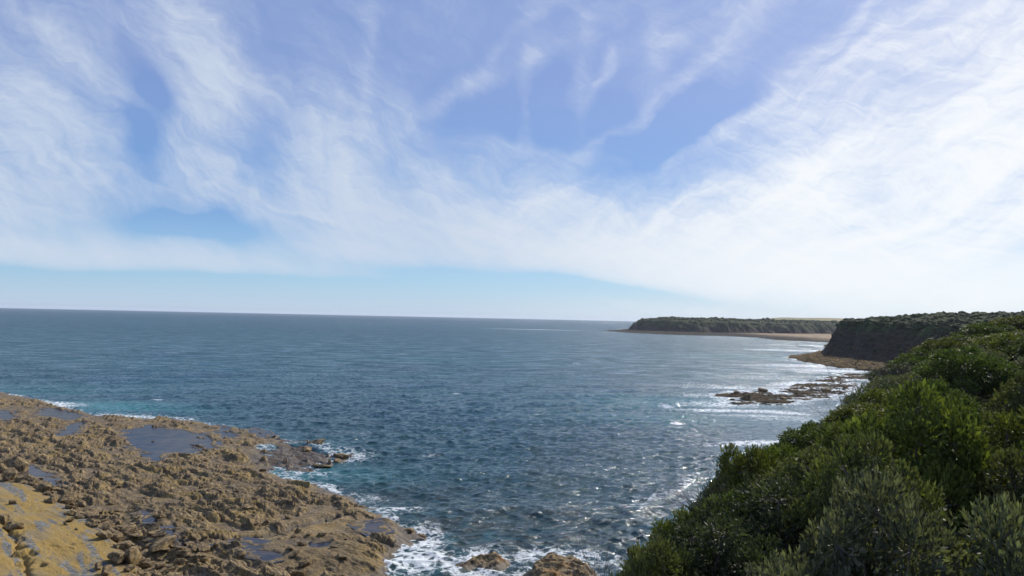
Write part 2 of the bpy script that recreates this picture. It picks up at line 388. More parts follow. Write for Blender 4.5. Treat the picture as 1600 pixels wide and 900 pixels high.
# ------------------------------------------------------------------ left rock shelf (finer where seen near)
kk = np.arange(22840 / 34, 22840 / 215, -.62); rr = 22840 / kk
aa = np.radians(np.arange(-50, -5, .058))
A_, R_ = np.meshgrid(aa, rr)
X = R_ * np.sin(A_); Y = R_ * np.cos(A_)
H, slm, plm, dsh, dmm = shelf_h(X, Y, True)
# sideways jitter so that ledges overhang a little
JX = fbm(X / .9 + 5, Y / .9, 3) * .22; JY = fbm(X / .9, Y / .9 + 8, 3) * .22
struct(grid_obj('rock_shelf', X + JX * .5 * (1 - slm), Y + JY * .5 * (1 - slm), H, M_shelf, attrs={'slab': slm, 'pool': plm, 'dome': dmm}, cut=-.5))
del A_, R_

# pool water
m, k = mat('pool_water')
tc = k.n('ShaderNodeTexCoord').outputs['Object']
nb = k.noise(tc, 3.5, 3, .5)
cc = k.mix(k.ramp(k.noise(tc, .5, 5, .6), .4, .65), (.014, .016, .026), (.060, .048, .036))
pb = k.n('ShaderNodeBump', {'Height': nb, 'Strength': .5, 'Distance': .05})
p = k.n('ShaderNodeMixShader', {0: k.m('MINIMUM', k.n('ShaderNodeFresnel', {'IOR': 1.33, 'Normal': pb}), .27), 1: k.n('ShaderNodeBsdfDiffuse', {'Color': cc}),
        2: k.n('ShaderNodeBsdfGlossy', {'Roughness': .1, 'Normal': pb})})
k.n('ShaderNodeOutputMaterial', {'Surface': p}); M_pool = m
for lev, pl in POOLS:
    c = pl.mean(0); bm = bmesh.new()
    vs = []
    for i in range(len(pl)):
        a = pl[i]; d = a - c; a2 = c + d * (1 + 1.3 / max(1.0, np.linalg.norm(d)))
        vs.append(bm.verts.new((a2[0], a2[1], lev)))
    f = bm.faces.new(vs)
    if f.normal.z < 0 or True:
        bm.normal_update()
        if f.normal.z < 0: f.normal_flip()
    me = bpy.data.meshes.new('rock_pool'); bm.to_mesh(me); bm.free(); me.materials.append(M_pool)
    o = bpy.data.objects.new('rock_pool', me); C.objects.link(o); struct(o)

# ------------------------------------------------------------------ sea
def seadir():
    rg = np.random.default_rng(11); out = []
    for lam in np.geomspace(.55, 26, 96):
        lam = lam * rg.uniform(.93, 1.07)
        th = R(100) + rg.normal(0, .55 if lam < 12 else .25)     # travelling roughly towards the camera's left
        out.append((lam, th, rg.uniform(0, 6.28)))
    return out
kk = np.arange(22840 / 42, 1.55, -.62); rr = 22840 / kk
aa = np.radians(np.arange(-50, 50.01, .095))
A_, R_ = np.meshgrid(aa, rr)
X = R_ * np.sin(A_); Y = R_ * np.cos(A_); Z = np.zeros_like(X)
dr = np.abs(np.gradient(rr))[:, None] * np.ones_like(X); dc = R_ * R(.095)
res = np.maximum(dr * .8, dc)
dS = -np.maximum(sdf(X, Y, SHELF), sdf(X, Y, SPIT))            # distance seaward from each shore
dN = -np.maximum.reduce([sdf(X, Y, p) for p in (REEF1, REEF2, REEF3)])
dR = -np.maximum(sdf(X, Y, RCK1), sdf(X, Y, RCK2))
dB = -sdf(X, Y, BEACH)
lag = WP([(1120, 640), (1240, 634), (1345, 600), (1420, 590), (1420, 700), (1150, 700), (1180, 670)])
dL = sdf(X, Y, lag)
calm = sstep(dL, -12, 4) * .75
gust = .8 + .5 * fbm(X / 60, Y / 60, 3)
DX = np.zeros_like(X); DY = np.zeros_like(X)
for lam, th, ph in seadir():
    amp = .0115 * lam * (1.0 if lam < 2 else (2 / lam) ** .85)
    fade = np.clip((lam / res - 2.2) / 2.5, 0, 1)
    if fade.max() <= 0: continue
    q = 2 * np.pi / lam
    pha = q * (X * math.cos(th) + Y * math.sin(th)) + ph + 1.1 * perlin(X / (lam * 6), Y / (lam * 6))
    g = fade * gust if lam < 12 else fade
    Z += amp * g * np.sin(pha); DX += amp * g * .8 * math.cos(th) * np.cos(pha); DY += amp * g * .8 * math.sin(th) * np.cos(pha)
Z -= 1.5 * sstep(-dS, 2.5, 5) + .12 * sstep(-dN, 1.5, 4)
Z *= (1 - calm); DX *= (1 - calm); DY *= (1 - calm)
# one breaking swell in the cove, one behind the reef
def gauss(px, py, sx, sy, ang=0):
    """patch on the water: half-widths along/away in metres"""
    c = W(px, py); a = R(ang); x = X - c.x; y = Y - c.y
    u = x * math.cos(a) + y * math.sin(a); v = -x * math.sin(a) + y * math.cos(a)
    return np.exp(-.5 * ((u / sx) ** 2 + (v / sy) ** 2))
def along(pts, wdt):
    return np.exp(-(pdist(X + fbm(X / 8, Y / 8, 3) * 2.5, Y + fbm(X / 8 + 5, Y / 8, 3) * 2.5, WP(pts)) / wdt) ** 2)
sw1 = along([(985, 800), (1020, 782), (1060, 758), (1085, 742)], 1.4)
sw2 = along([(570, 800), (680, 808), (780, 800), (880, 800), (960, 806)], 2.2)
Z += .45 * sw2 * .8 + .3 * sw1
wob = fbm(X / 6, Y / 6, 4)
nearF = np.clip(1.0 - (dS + wob * 3) / (1.4 + 2.4 * sstep(fbm(X / 22 + 3, Y / 22, 2), -.2, .4)), 0, 1) * sstep(dS, -5, -1.5)
foam = .66 * nearF
foam = np.maximum(foam, np.clip(1.0 - (dR + wob * 3) / 3.2, 0, 1) * .75)
foam = np.maximum(foam, np.clip(1.1 - (dN + wob * 4) / 6.0, 0, 1) * .66 * sstep(dN, -14, -4))
foam = np.maximum(foam, np.clip(1.0 - (dB + wob * 8) / 14.0, 0, 1) * .55)
for g, a in ((gauss(650, 845, 3.2, 4.5), .85), (gauss(640, 875, 3.5, 4), .95), (gauss(690, 880, 4, 3.5), .55), (gauss(880, 872, 5, 2.4), .85), (gauss(540, 712, 5, 5), .7), (gauss(480, 742, 6, 2.5), .6),
             (gauss(555, 778, 3.5, 3), .65), (gauss(610, 800, 3.5, 2.5), .75), (gauss(95, 632, 6, 3.5, -30), .85), (gauss(225, 651, 12, 3, -10), .8),
             (gauss(560, 675, 5, 3), .45), (gauss(1130, 632, 11, 7), .72), (gauss(1150, 642, 14, 3), .9), (gauss(1190, 650, 12, 3), .75), (gauss(1105, 618, 10, 7), .6), (gauss(1225, 645, 6, 3, -20), .9),
             (gauss(1060, 661, 1.3, 1.3), 1.1), (gauss(1055, 667, 3, 1.5), .6), (gauss(1040, 635, 2, 1.5), .8), (gauss(1185, 692, 9, 2.2, 18), .95), (gauss(1240, 672, 6, 1.6, 30), .6),
             (gauss(1260, 600, 16, 7, 30), .85), (gauss(1330, 580, 30, 12), .92), (gauss(1250, 572, 30, 20), .62), (gauss(1200, 590, 26, 16), .5), (gauss(1260, 548, 45, 22), .82), (gauss(1265, 540, 50, 9), 1.0), (gauss(1300, 606, 22, 3, 12), .9), (gauss(1150, 605, 20, 9), .6), (gauss(1290, 640, 16, 10), .5), (gauss(1230, 655, 12, 5), .6),
             (gauss(1180, 545, 10, 3), .5), (gauss(1130, 563, 9, 2), .55), (gauss(840, 515, 90, 9), .8), (gauss(965, 512.5, 40, 14), .9), (gauss(1000, 522, 30, 10), .6),
             (gauss(1060, 538, 14, 3), .6), (gauss(1090, 552, 8, 2), .6), (gauss(632, 553, 3, 1.4), .9), (gauss(715, 615, 1.2, .6), .9), (gauss(835, 648, 1.8, .6, 10), .9), (gauss(670, 712, 2.2, .8, 10), .6),
             (gauss(245, 624, 1.5, .8), .8), (gauss(890, 737, 1.6, .7, 10), .55), (gauss(900, 567, 2, .8), .7), (gauss(1180, 575, 9, 2.5), .5), (sw1, .62), (sw2, .30)):
    foam = np.maximum(foam, g * a)
foam = np.maximum(foam, .22 * sstep(fbm(X / 45 + 9, Y / 17, 4), .25, .55))
shal = np.maximum.reduce([.9 * gauss(190, 636, 12, 6, -15), .35 * gauss(60, 610, 16, 9), .55 * gauss(480, 742, 9, 5), .4 * gauss(650, 860, 6, 7), .6 * gauss(1110, 632, 20, 14),
                          .5 * gauss(1170, 655, 25, 9), .35 * gauss(1260, 560, 50, 22), .18 * np.exp(-np.clip(dS, 0, 99) / 3)])
reef = np.maximum(gauss(690, 850, 11, 10) * .8, gauss(640, 780, 9, 6) * .5)       # rock seen through shallow water
struct_at = {'foam': foam, 'shallow': shal, 'calm': calm, 'reef': reef}
m, k = mat('sea_water')
tc = k.n('ShaderNodeTexCoord').outputs['Object']
dist = k.n('ShaderNodeVectorMath', {0: tc}, operation='LENGTH').outputs['Value']
rv = k.rs(tc, -8, (.55, 1, 1))
h1 = k.noise(rv, 2.0, 6, .65, .3); h2 = k.noise(rv, .28, 4, .55, .4); h3 = k.noise(rv, .045, 4, .55, .3)
far1 = k.ramp(dist, 120, 700); far2 = k.ramp(dist, 400, 3000)
hh = k.m('ADD', k.m('MULTIPLY', h1, .22), k.m('ADD', k.m('MULTIPLY', h2, k.m('MULTIPLY', far1, 1.3)), k.m('MULTIPLY', h3, k.m('MULTIPLY', far2, 7.))))
bst = k.ramp(k.attr('calm'), 0, 1, .9, .45)
bump = k.n('ShaderNodeBump', {'Height': hh, 'Strength': bst, 'Distance': 1.0})
def slope(sc, det, amp):                       # small wave slopes too fine for the sheet
    c = k.noise(rv, sc, det, .6, .3, out=1)
    c = k.n('ShaderNodeVectorMath', {0: c, 1: (.5, .5, .5)}, operation='SUBTRACT').outputs[0]
    c = k.n('ShaderNodeVectorMath', {0: c, 1: (1, 1, 0)}, operation='MULTIPLY').outputs[0]
    return k.n('ShaderNodeVectorMath', {0: c, 'Scale': amp}, operation='SCALE').outputs[0]
ck = k.ramp(k.attr('calm'), 0, 1, 1, .5)
sl = k.n('ShaderNodeVectorMath', {0: slope(1.9, 3, k.m('MULTIPLY', ck, k.ramp(dist, 60, 300, 1.5, 4.0))), 1: slope(.45, 4, k.m('MULTIPLY', far1, 2.8))}, operation='ADD').outputs[0]
sl = k.n('ShaderNodeVectorMath', {0: sl, 1: slope(.07, 4, k.m('MULTIPLY', far2, 1.4))}, operation='ADD').outputs[0]
bump = k.n('ShaderNodeVectorMath', {0: k.n('ShaderNodeVectorMath', {0: bump.outputs[0], 1: sl}, operation='ADD').outputs[0]}, operation='NORMALIZE').outputs[0]
fo = k.attr('foam')
lace = k.n('ShaderNodeTexVoronoi', {'Vector': k.n('ShaderNodeVectorMath', {0: tc, 1: k.n('ShaderNodeVectorMath', {0: k.noise(tc, .9, 4, .6, out=1), 'Scale': 2.6}, operation='SCALE').outputs[0]}, operation='ADD').outputs[0], 'Scale': .8}, feature='DISTANCE_TO_EDGE').outputs[0]
lace = k.ramp(lace, 0, .32, 1, 0)
fn = k.noise(tc, 1.4, 8, .7, .6); fn2 = k.noise(tc, .35, 6, .65, .4)
pat = k.m('ADD', k.m('MULTIPLY', fn, .55), k.m('ADD', k.m('MULTIPLY', fn2, .30), k.m('MULTIPLY', lace, .30)))
thr = k.m('SUBTRACT', 1.0, k.m('MULTIPLY', fo, k.ramp(dist, 130, 240, .58, .70)))
fm = k.m('MULTIPLY', k.ramp(k.m('SUBTRACT', pat, thr), -.08, .22, 0, .92), k.ramp(fo, .02, .12))
big = k.noise(k.mapv(tc, sc=(.4, 1, 1)), .02, 5, .55)
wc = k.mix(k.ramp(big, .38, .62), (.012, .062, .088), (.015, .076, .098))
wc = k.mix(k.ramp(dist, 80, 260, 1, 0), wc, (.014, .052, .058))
wc = k.mix(k.m('MULTIPLY', k.attr('shallow'), .9), wc, (.045, .195, .205))
wc = k.mix(k.m('MULTIPLY', k.attr('calm'), .7), wc, (.085, .11, .13))
wc = k.mix(k.m('MULTIPLY', k.attr('reef'), k.ramp(fn2, .3, .6)), wc, (.045, .045, .034))
fr = k.n('ShaderNodeFresnel', {'IOR': 1.33, 'Normal': bump})
chop = k.noise(k.rs(tc, -6, (.6, 1, 1)), .10, 12, .8, .2)
frc = k.m('MULTIPLY', k.m('MINIMUM', fr, k.ramp(dist, 60, 900, .5, .34)), k.m('MULTIPLY_ADD', k.ramp(dist, 90, 350), k.m('SUBTRACT', k.ramp(chop, .36, .64, .55, 1.5), 1.0), 1.0))
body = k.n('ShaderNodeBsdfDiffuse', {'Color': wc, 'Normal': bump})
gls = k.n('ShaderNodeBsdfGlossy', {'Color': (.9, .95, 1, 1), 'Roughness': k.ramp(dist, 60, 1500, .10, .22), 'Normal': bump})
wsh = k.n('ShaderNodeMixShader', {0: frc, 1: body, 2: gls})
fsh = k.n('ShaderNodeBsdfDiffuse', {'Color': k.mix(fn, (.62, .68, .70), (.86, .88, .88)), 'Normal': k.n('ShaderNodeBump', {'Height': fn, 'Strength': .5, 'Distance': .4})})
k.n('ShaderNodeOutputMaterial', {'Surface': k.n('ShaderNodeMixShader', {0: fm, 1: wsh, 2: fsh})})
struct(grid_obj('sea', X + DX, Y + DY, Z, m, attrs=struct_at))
del A_, R_, DX, DY

# ------------------------------------------------------------------ reefs and wave-cut platforms
def platform(name, poly, step, top, mt, wob=2.0, rough=.5, dome=0, gap=0):
    lo = poly.min(0) - 4; hi = poly.max(0) + 4
    x, y = np.meshgrid(np.arange(lo[0], hi[0], step), np.arange(lo[1], hi[1], step))
    d = sdf(x, y, poly) + fbm(x / (wob * 2.5), y / (wob * 2.5), 5) * wob
    q = fbm(x / 9, y / 3.5, 5) * 4; st = np.floor(q) + sstep(q - np.floor(q), .6, 1)
    z = np.clip(d * .7, -1.5, top) + (st * .14 + (ridged(x / 3.5, y / 2.0, 4) - .5) * rough + fbm(x / 1.0, y / .8, 3) * .16) * sstep(d, -1, 1.5) - (gap * sstep(fbm(x / 12 + 3, y / 3.5, 4), -.08, .12) if gap else 0) + dome * np.clip(d, 0, 5)
    o = grid_obj(name, x + fbm(x / 2, y / 2 + 7, 3) * .4, y, z, mt, cut=-.45)
    return o
struct(platform('reef', REEF1, .33, .10, M_reef, 4.0, .8, gap=.5))
struct(platform('reef', REEF2, .4, .10, M_reef, 4.0, .8, gap=.4))
struct(platform('reef', REEF3, .5, .45, M_reef, 6.0, 2.0, gap=.5))
tag(platform('sea_rock', RCK1, .07, .45, M_sea_rock, .7, .7, dome=.03), 'low ochre rock with dark clefts, alone in the water at the bottom centre', 'rock')
tag(platform('sea_rock', RCK2, .07, .6, M_sea_rock, .9, .7, dome=.05), 'broad orange-brown rock washed by white foam, just left of the thicket', 'rock')
# beach + far platform
m, k = mat('beach_sand')
tc = k.n('ShaderNodeTexCoord').outputs['Object']
n = k.noise(k.mapv(tc, sc=(.6, 1, 1)), .03, 6, .6); n2 = k.noise(tc, .12, 6, .65)
hz = k.n('ShaderNodeSeparateXYZ', {0: tc}).outputs[2]
c = k.mix(k.ramp(n2, .4, .6), (.36, .28, .19), (.24, .18, .12))
sx = k.n('ShaderNodeSeparateXYZ', {0: tc})
c = k.mix(k.ramp(k.m('ADD', hz, k.m('MULTIPLY', n2, 1.2)), 1.0, 1.6, 1, 0), c, (.10, .085, .065))
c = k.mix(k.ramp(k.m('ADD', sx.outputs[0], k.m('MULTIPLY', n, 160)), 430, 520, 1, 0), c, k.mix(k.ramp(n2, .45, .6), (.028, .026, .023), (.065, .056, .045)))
k.n('ShaderNodeOutputMaterial', {'Surface': k.n('ShaderNodeBsdfPrincipled', {'Base Color': c, 'Roughness': 1.0, 'Specular IOR Level': .04})}); M_beach = m
lo = BEACH.min(0) - 10; hi = BEACH.max(0) + 10
x, y = np.meshgrid(np.arange(lo[0], hi[0], 2.5), np.arange(lo[1], min(hi[1], 2400), 4.))
d = sdf(x, y, BEACH) + fbm(x / 25, y / 25, 4) * 14
z = np.clip(d * .03, -1, 1.6) + (ridged(x / 14, y / 14, 4) - .45) * .5 * sstep(d, -10, 5)
struct(grid_obj('beach', x, y, z, M_beach, cut=-.5))

# ------------------------------------------------------------------ headlands
def cliff_mat(name, rock_a, rock_b, green_a, green_b, gz0, gz1):
    m, k = mat(name)
    tc = k.n('ShaderNodeTexCoord').outputs['Object']
    st = k.noise(k.mapv(tc, sc=(.25, .25, 2.0)), .35, 7, .65, .3); n = k.noise(tc, .09, 7, .62); nf = k.noise(tc, .7, 6, .68)
    a = k.mix(k.ramp(k.m('ADD', k.m('MULTIPLY', st, .5), k.m('MULTIPLY', nf, .5)), .38, .62), rock_a, rock_b)
    g = k.mix(k.ramp(nf, .38, .64), green_a, green_b)
    g = k.mix(k.ramp(n, .45, .62), g, tuple(v * 1.25 for v in green_b))
    zz = k.m('ADD', k.n('ShaderNodeSeparateXYZ', {0: tc}).outputs[2], k.m('MULTIPLY', k.m('SUBTRACT', n, .5), 16))
    a = k.mix(k.ramp(zz, gz0, gz1), a, g)
    p = k.n('ShaderNodeBsdfPrincipled', {'Base Color': a, 'Roughness': .95, 'Specular IOR Level': .1, 'Normal': k.n('ShaderNodeBump', {'Height': nf, 'Strength': 1, 'Distance': 1.0})})
    k.n('ShaderNodeOutputMaterial', {'Surface': p}); return m
M_cl1 = cliff_mat('near_cliff', (.030, .024, .019), (.075, .058, .044), (.022, .032, .014), (.05, .07, .026), 12, 21)
M_cl2 = cliff_mat('far_cliff', (.03, .026, .022), (.07, .056, .045), (.025, .033, .018), (.055, .068, .03), 5, 15)
def lin(a, b, n): return np.linspace(a, b, n, endpoint=False)
def near_h(x, y):
    d = sdf(x, y, NEARH) + fbm(x / 22, y / 22, 3) * 4 + (ridged(x / 7, y / 7, 4) - .5) * 2.6 + (ridged(x / 24 + 3, y / 24, 3) - .6) * 5.0 * sstep(sdf(x, y, NEARH), -2, 8)
    top = 22 + 4.6 * sstep(d, 14, 75) + fbm(x / 60, y / 60, 3) * 1.5
    face = np.interp(d, [-4, 0, 2, 13, 18], [-1.5, .8, 3.2, 21.2, 22])
    z = np.where(d > 18, top, np.minimum(face, top))
    z = z + fbm(x / 3, y / 3, 4) * 1.3 * sstep(d, 0, 3)
    return z, d
x, y = np.meshgrid(np.concatenate([lin(150, 300, 215), lin(300, 620, 90), np.array([640, 700, 800])]), np.concatenate([lin(150, 330, 120), lin(330, 520, 260), lin(520, 760, 70)]))
z, _ = near_h(x, y)
struct(grid_obj('headland', x + fbm(x / 4, y / 4 + 3, 3) * 1.2, y + fbm(x / 4 + 8, y / 4, 3) * 1.2, z, M_cl1, cut=-1))
def far_h(x, y):
    d = sdf(x, y, FARH) + fbm(x / 45, y / 45, 4) * 14 + (ridged(x / 16, y / 16, 4) - .5) * 6
    top = 24.5 + fbm(x / 110, y / 110, 3) * 4
    z = np.interp(d, [-8, 0, 4, 20, 60], [-2, 1.2, 4, 20, 24.5]); z = np.where(d > 60, top, np.minimum(z, top))
    z = z + fbm(x / 7, y / 7, 4) * 2.4 * sstep(d, 0, 8)
    return z, d
x, y = np.meshgrid(np.concatenate([lin(180, 760, 300), lin(760, 1500, 80)]), np.concatenate([lin(1200, 1560, 190), lin(1560, 2400, 60)]))
z, _ = far_h(x, y)
struct(grid_obj('headland', x, y, z, M_cl2, cut=-1))
# dry paddock hills behind
m, k = mat('paddock_grass')
tc = k.n('ShaderNodeTexCoord').outputs['Object']
c = k.mix(k.ramp(k.noise(k.mapv(tc, sc=(1, .3, 1)), .006, 5, .6), .4, .6), (.19, .165, .06), (.13, .14, .05))
k.n('ShaderNodeOutputMaterial', {'Surface': k.n('ShaderNodeBsdfPrincipled', {'Base Color': c, 'Roughness': .95})})
x, y = np.meshgrid(lin(250, 2400, 180), lin(1750, 2900, 50))
z = 20 + 18 * np.exp(-((x - 820) / 480) ** 2) * sstep(y, 1750, 2100) + fbm(x / 260, y / 400, 3) * 5
z = z * sstep(x / y, .24, .38) - 1
struct(grid_obj('hills', x, y, z, m, cut=-1.5))

# scrub crowns over the headland tops: uncountable, one object each
m, k = mat('scrub_leaf')
tc = k.n('ShaderNodeTexCoord').outputs['Object']
c = k.mix(k.ramp(k.noise(tc, .45, 5, .65), .38, .64), (.022, .034, .013), (.075, .10, .032))
c = k.mix(k.ramp(k.noise(tc, .03, 4, .6), .5, .65, 0, .6), c, (.075, .078, .045))
k.n('ShaderNodeOutputMaterial', {'Surface': k.n('ShaderNodeBsdfPrincipled', {'Base Color': c, 'Roughness': .9, 'Specular IOR Level': .15,
    'Normal': k.n('ShaderNodeBump', {'Height': k.noise(tc, 2.2, 4, .7), 'Strength': 1, 'Distance': .8})})}); M_scrub = m
def ico(sub):
    bm = bmesh.new(); bmesh.ops.create_icosphere(bm, subdivisions=sub, radius=1)
    v = np.array([q.co[:] for q in bm.verts]); f = np.array([[q.index for q in p.verts] for p in bm.faces]); bm.free(); return v, f
def lumps(name, px, py, pz, rad, label, sub=2):
    v0, f0 = ico(sub); n = len(px); rg = np.random.default_rng(5)
    v = v0[None] * (1 + rg.normal(0, .17, (n, len(v0), 1)))
    s = rad[:, None] * np.stack([rg.uniform(.8, 1.3, n), rg.uniform(.8, 1.3, n), rg.uniform(.5, .8, n)], 1)
    v = v * s[:, None, :] + np.stack([px, py, pz + rad * .25], 1)[:, None, :]
    f = f0[None] + (np.arange(n) * len(v0))[:, None, None]
    o = mesh_obj(name, v.reshape(-1, 3), f.reshape(-1, 3), M_scrub, smooth=False)
    o['kind'] = 'stuff'; o['label'] = label; o['category'] = 'scrub'
    return o
px = rng.uniform(190, 420, 18000); py = rng.uniform(240, 640, 18000)
pz, d = near_h(px, py); kp = (d > 11) & ((d > 16) | (rng.random(18000) < .6))
kp |= (d > 3) & (d < 12) & (rng.random(18000) < .18)
rad = rng.gamma(4, .22, 18000) + .45
lumps('coastal_scrub', px[kp], py[kp], pz[kp], rad[kp], 'dark green scrub covering the top of the nearer headland')
px = rng.uniform(200, 1000, 9000); py = rng.uniform(1220, 1750, 9000)
pz, d = far_h(px, py); kp = (d > 24) & (d < 260)
rad = rng.gamma(4, .28, 9000) + .8
lumps('coastal_scrub', px[kp], py[kp], pz[kp], rad[kp], 'low dark scrub along the top of the distant headland', 1)

# ------------------------------------------------------------------ foreground hillside
def hill_h(x, y):
    s = sdf(x, y, HILLEDGE) + fbm(x / 5, y / 5, 3) * .5
    plate = 14.1 + np.clip(x - 20, 0, 60) * .195 + 4.3 * np.exp(-(x * x + (y + 1) ** 2) / 26.) + fbm(x / 9, y / 9, 3) * .35 + fbm(x / 3.2 + 20, y / 3.2, 2) * 1.0 * sstep(np.hypot(x, y), 6, 12)
    plate = plate + np.clip(-y, 0, 20) * .25
    return np.where(s > 0, plate, plate + s * 1.7)
m, k = mat('leaf_litter')
tc = k.n('ShaderNodeTexCoord').outputs['Object']
c = k.mix(k.ramp(k.noise(tc, 2, 7, .7), .35, .65), (.02, .02, .010), (.05, .048, .026))
k.n('ShaderNodeOutputMaterial', {'Surface': k.n('ShaderNodeBsdfPrincipled', {'Base Color': c, 'Roughness': 1.0, 'Specular IOR Level': .03, 'Normal': k.n('ShaderNodeBump', {'Height': k.noise(tc, 6, 6, .7), 'Strength': 1, 'Distance': .1})})})
x, y = np.meshgrid(np.arange(-40, 130, .5), np.arange(-25, 200, .6))
z = hill_h(x, y)
struct(grid_obj('hillside', x, y, z, m, cut=-1))
def hz(x, y): return float(hill_h(np.array([float(x)]), np.array([float(y)]))[0])

# ------------------------------------------------------------------ shrubs
def leaf_mat(name, dark, light, trans=.26, rough=.6):
    m, k = mat(name)
    t = k.attr('tint')
    oi = k.n('ShaderNodeObjectInfo').outputs['Random']
    c = k.mix(1.0, k.mix(t, dark, light), (1.02, 1.04, 1.0), 'MULTIPLY')
    c = k.n('ShaderNodeHueSaturation', {'Color': c, 'Hue': k.ramp(oi, 0, 1, .488, .512, False), 'Value': k.ramp(oi, 0, 1, .85, 1.15, False)}).outputs[0]
    p = k.n('ShaderNodeBsdfPrincipled', {'Base Color': c, 'Roughness': rough, 'Specular IOR Level': .22})
    tr = k.n('ShaderNodeBsdfTranslucent', {'Color': k.mix(1.0, c, (1.1, 1.25, .5), 'MULTIPLY')})
    k.n('ShaderNodeOutputMaterial', {'Surface': k.n('ShaderNodeMixShader', {0: trans, 1: p, 2: tr})}); return m
LM = {'bright': leaf_mat('bright_leaf', (.024, .038, .009), (.22, .23, .05)),
      'green': leaf_mat('green_leaf', (.020, .034, .010), (.15, .185, .045)),
      'olive': leaf_mat('olive_leaf', (.026, .032, .014), (.19, .19, .07)),
      'grey': leaf_mat('grey_leaf', (.034, .037, .026), (.23, .23, .145), .28),
      'dark': leaf_mat('dark_leaf', (.018, .023, .013), (.085, .095, .05), .28)}
m, k = mat('bark')
tc = k.n('ShaderNodeTexCoord').outputs['Object']
k.n('ShaderNodeOutputMaterial', {'Surface': k.n('ShaderNodeBsdfPrincipled', {'Base Color': k.mix(k.noise(tc, 12, 6, .7), (.06, .05, .042), (.17, .145, .12)), 'Roughness': .9})}); M_bark = m
def frames(d):
    up = np.where(np.abs(d[:, 2:3]) > .9, np.array([[1., 0, 0]]), np.array([[0, 0, 1.]]))
    a = np.cross(up, d); a /= np.linalg.norm(a, axis=1, keepdims=True) + 1e-9
    return a, np.cross(d, a)
def leaves(org, dirn, L, Wd, tint, rg):
    """one pointed, slightly folded leaf per row"""
    n = len(org); a, b = frames(dirn); t = rg.uniform(0, 6.28, (n, 1)); a, b = a * np.cos(t) + b * np.sin(t), -a * np.sin(t) + b * np.cos(t)
    L = L[:, None]; Wd = Wd[:, None]
    v = np.stack([org, org + dirn * L * .5 + a * Wd * .5 + b * Wd * .12, org + dirn * L + b * Wd * .2, org + dirn * L * .5 - a * Wd * .5 + b * Wd * .12], 1)
    f = np.arange(4 * n).reshape(n, 4)
    return v.reshape(-1, 3), f, np.repeat(tint, 4)
def tube_mesh(segs):
    """segs: list of (p0, r0, p1, r1)"""
    V = []; Fc = []; n = 6
    for p0, r0, p1, r1 in segs:
        p0 = np.array(p0, float); p1 = np.array(p1, float); d = (p1 - p0); d = d / (np.linalg.norm(d) + 1e-9)
        a, b = frames(d[None]); a = a[0]; b = b[0]; base = len(V)
        for p, r in ((p0, r0), (p1, r1)):
            for i in range(n):
                t = 2 * math.pi * i / n; V.append(p + (a * math.cos(t) + b * math.sin(t)) * r)
        for i in range(n): Fc.append((base + i, base + (i + 1) % n, base + n + (i + 1) % n, base + n + i))
    return np.array(V), np.array(Fc)
HT = 2.0                                       # prototype height
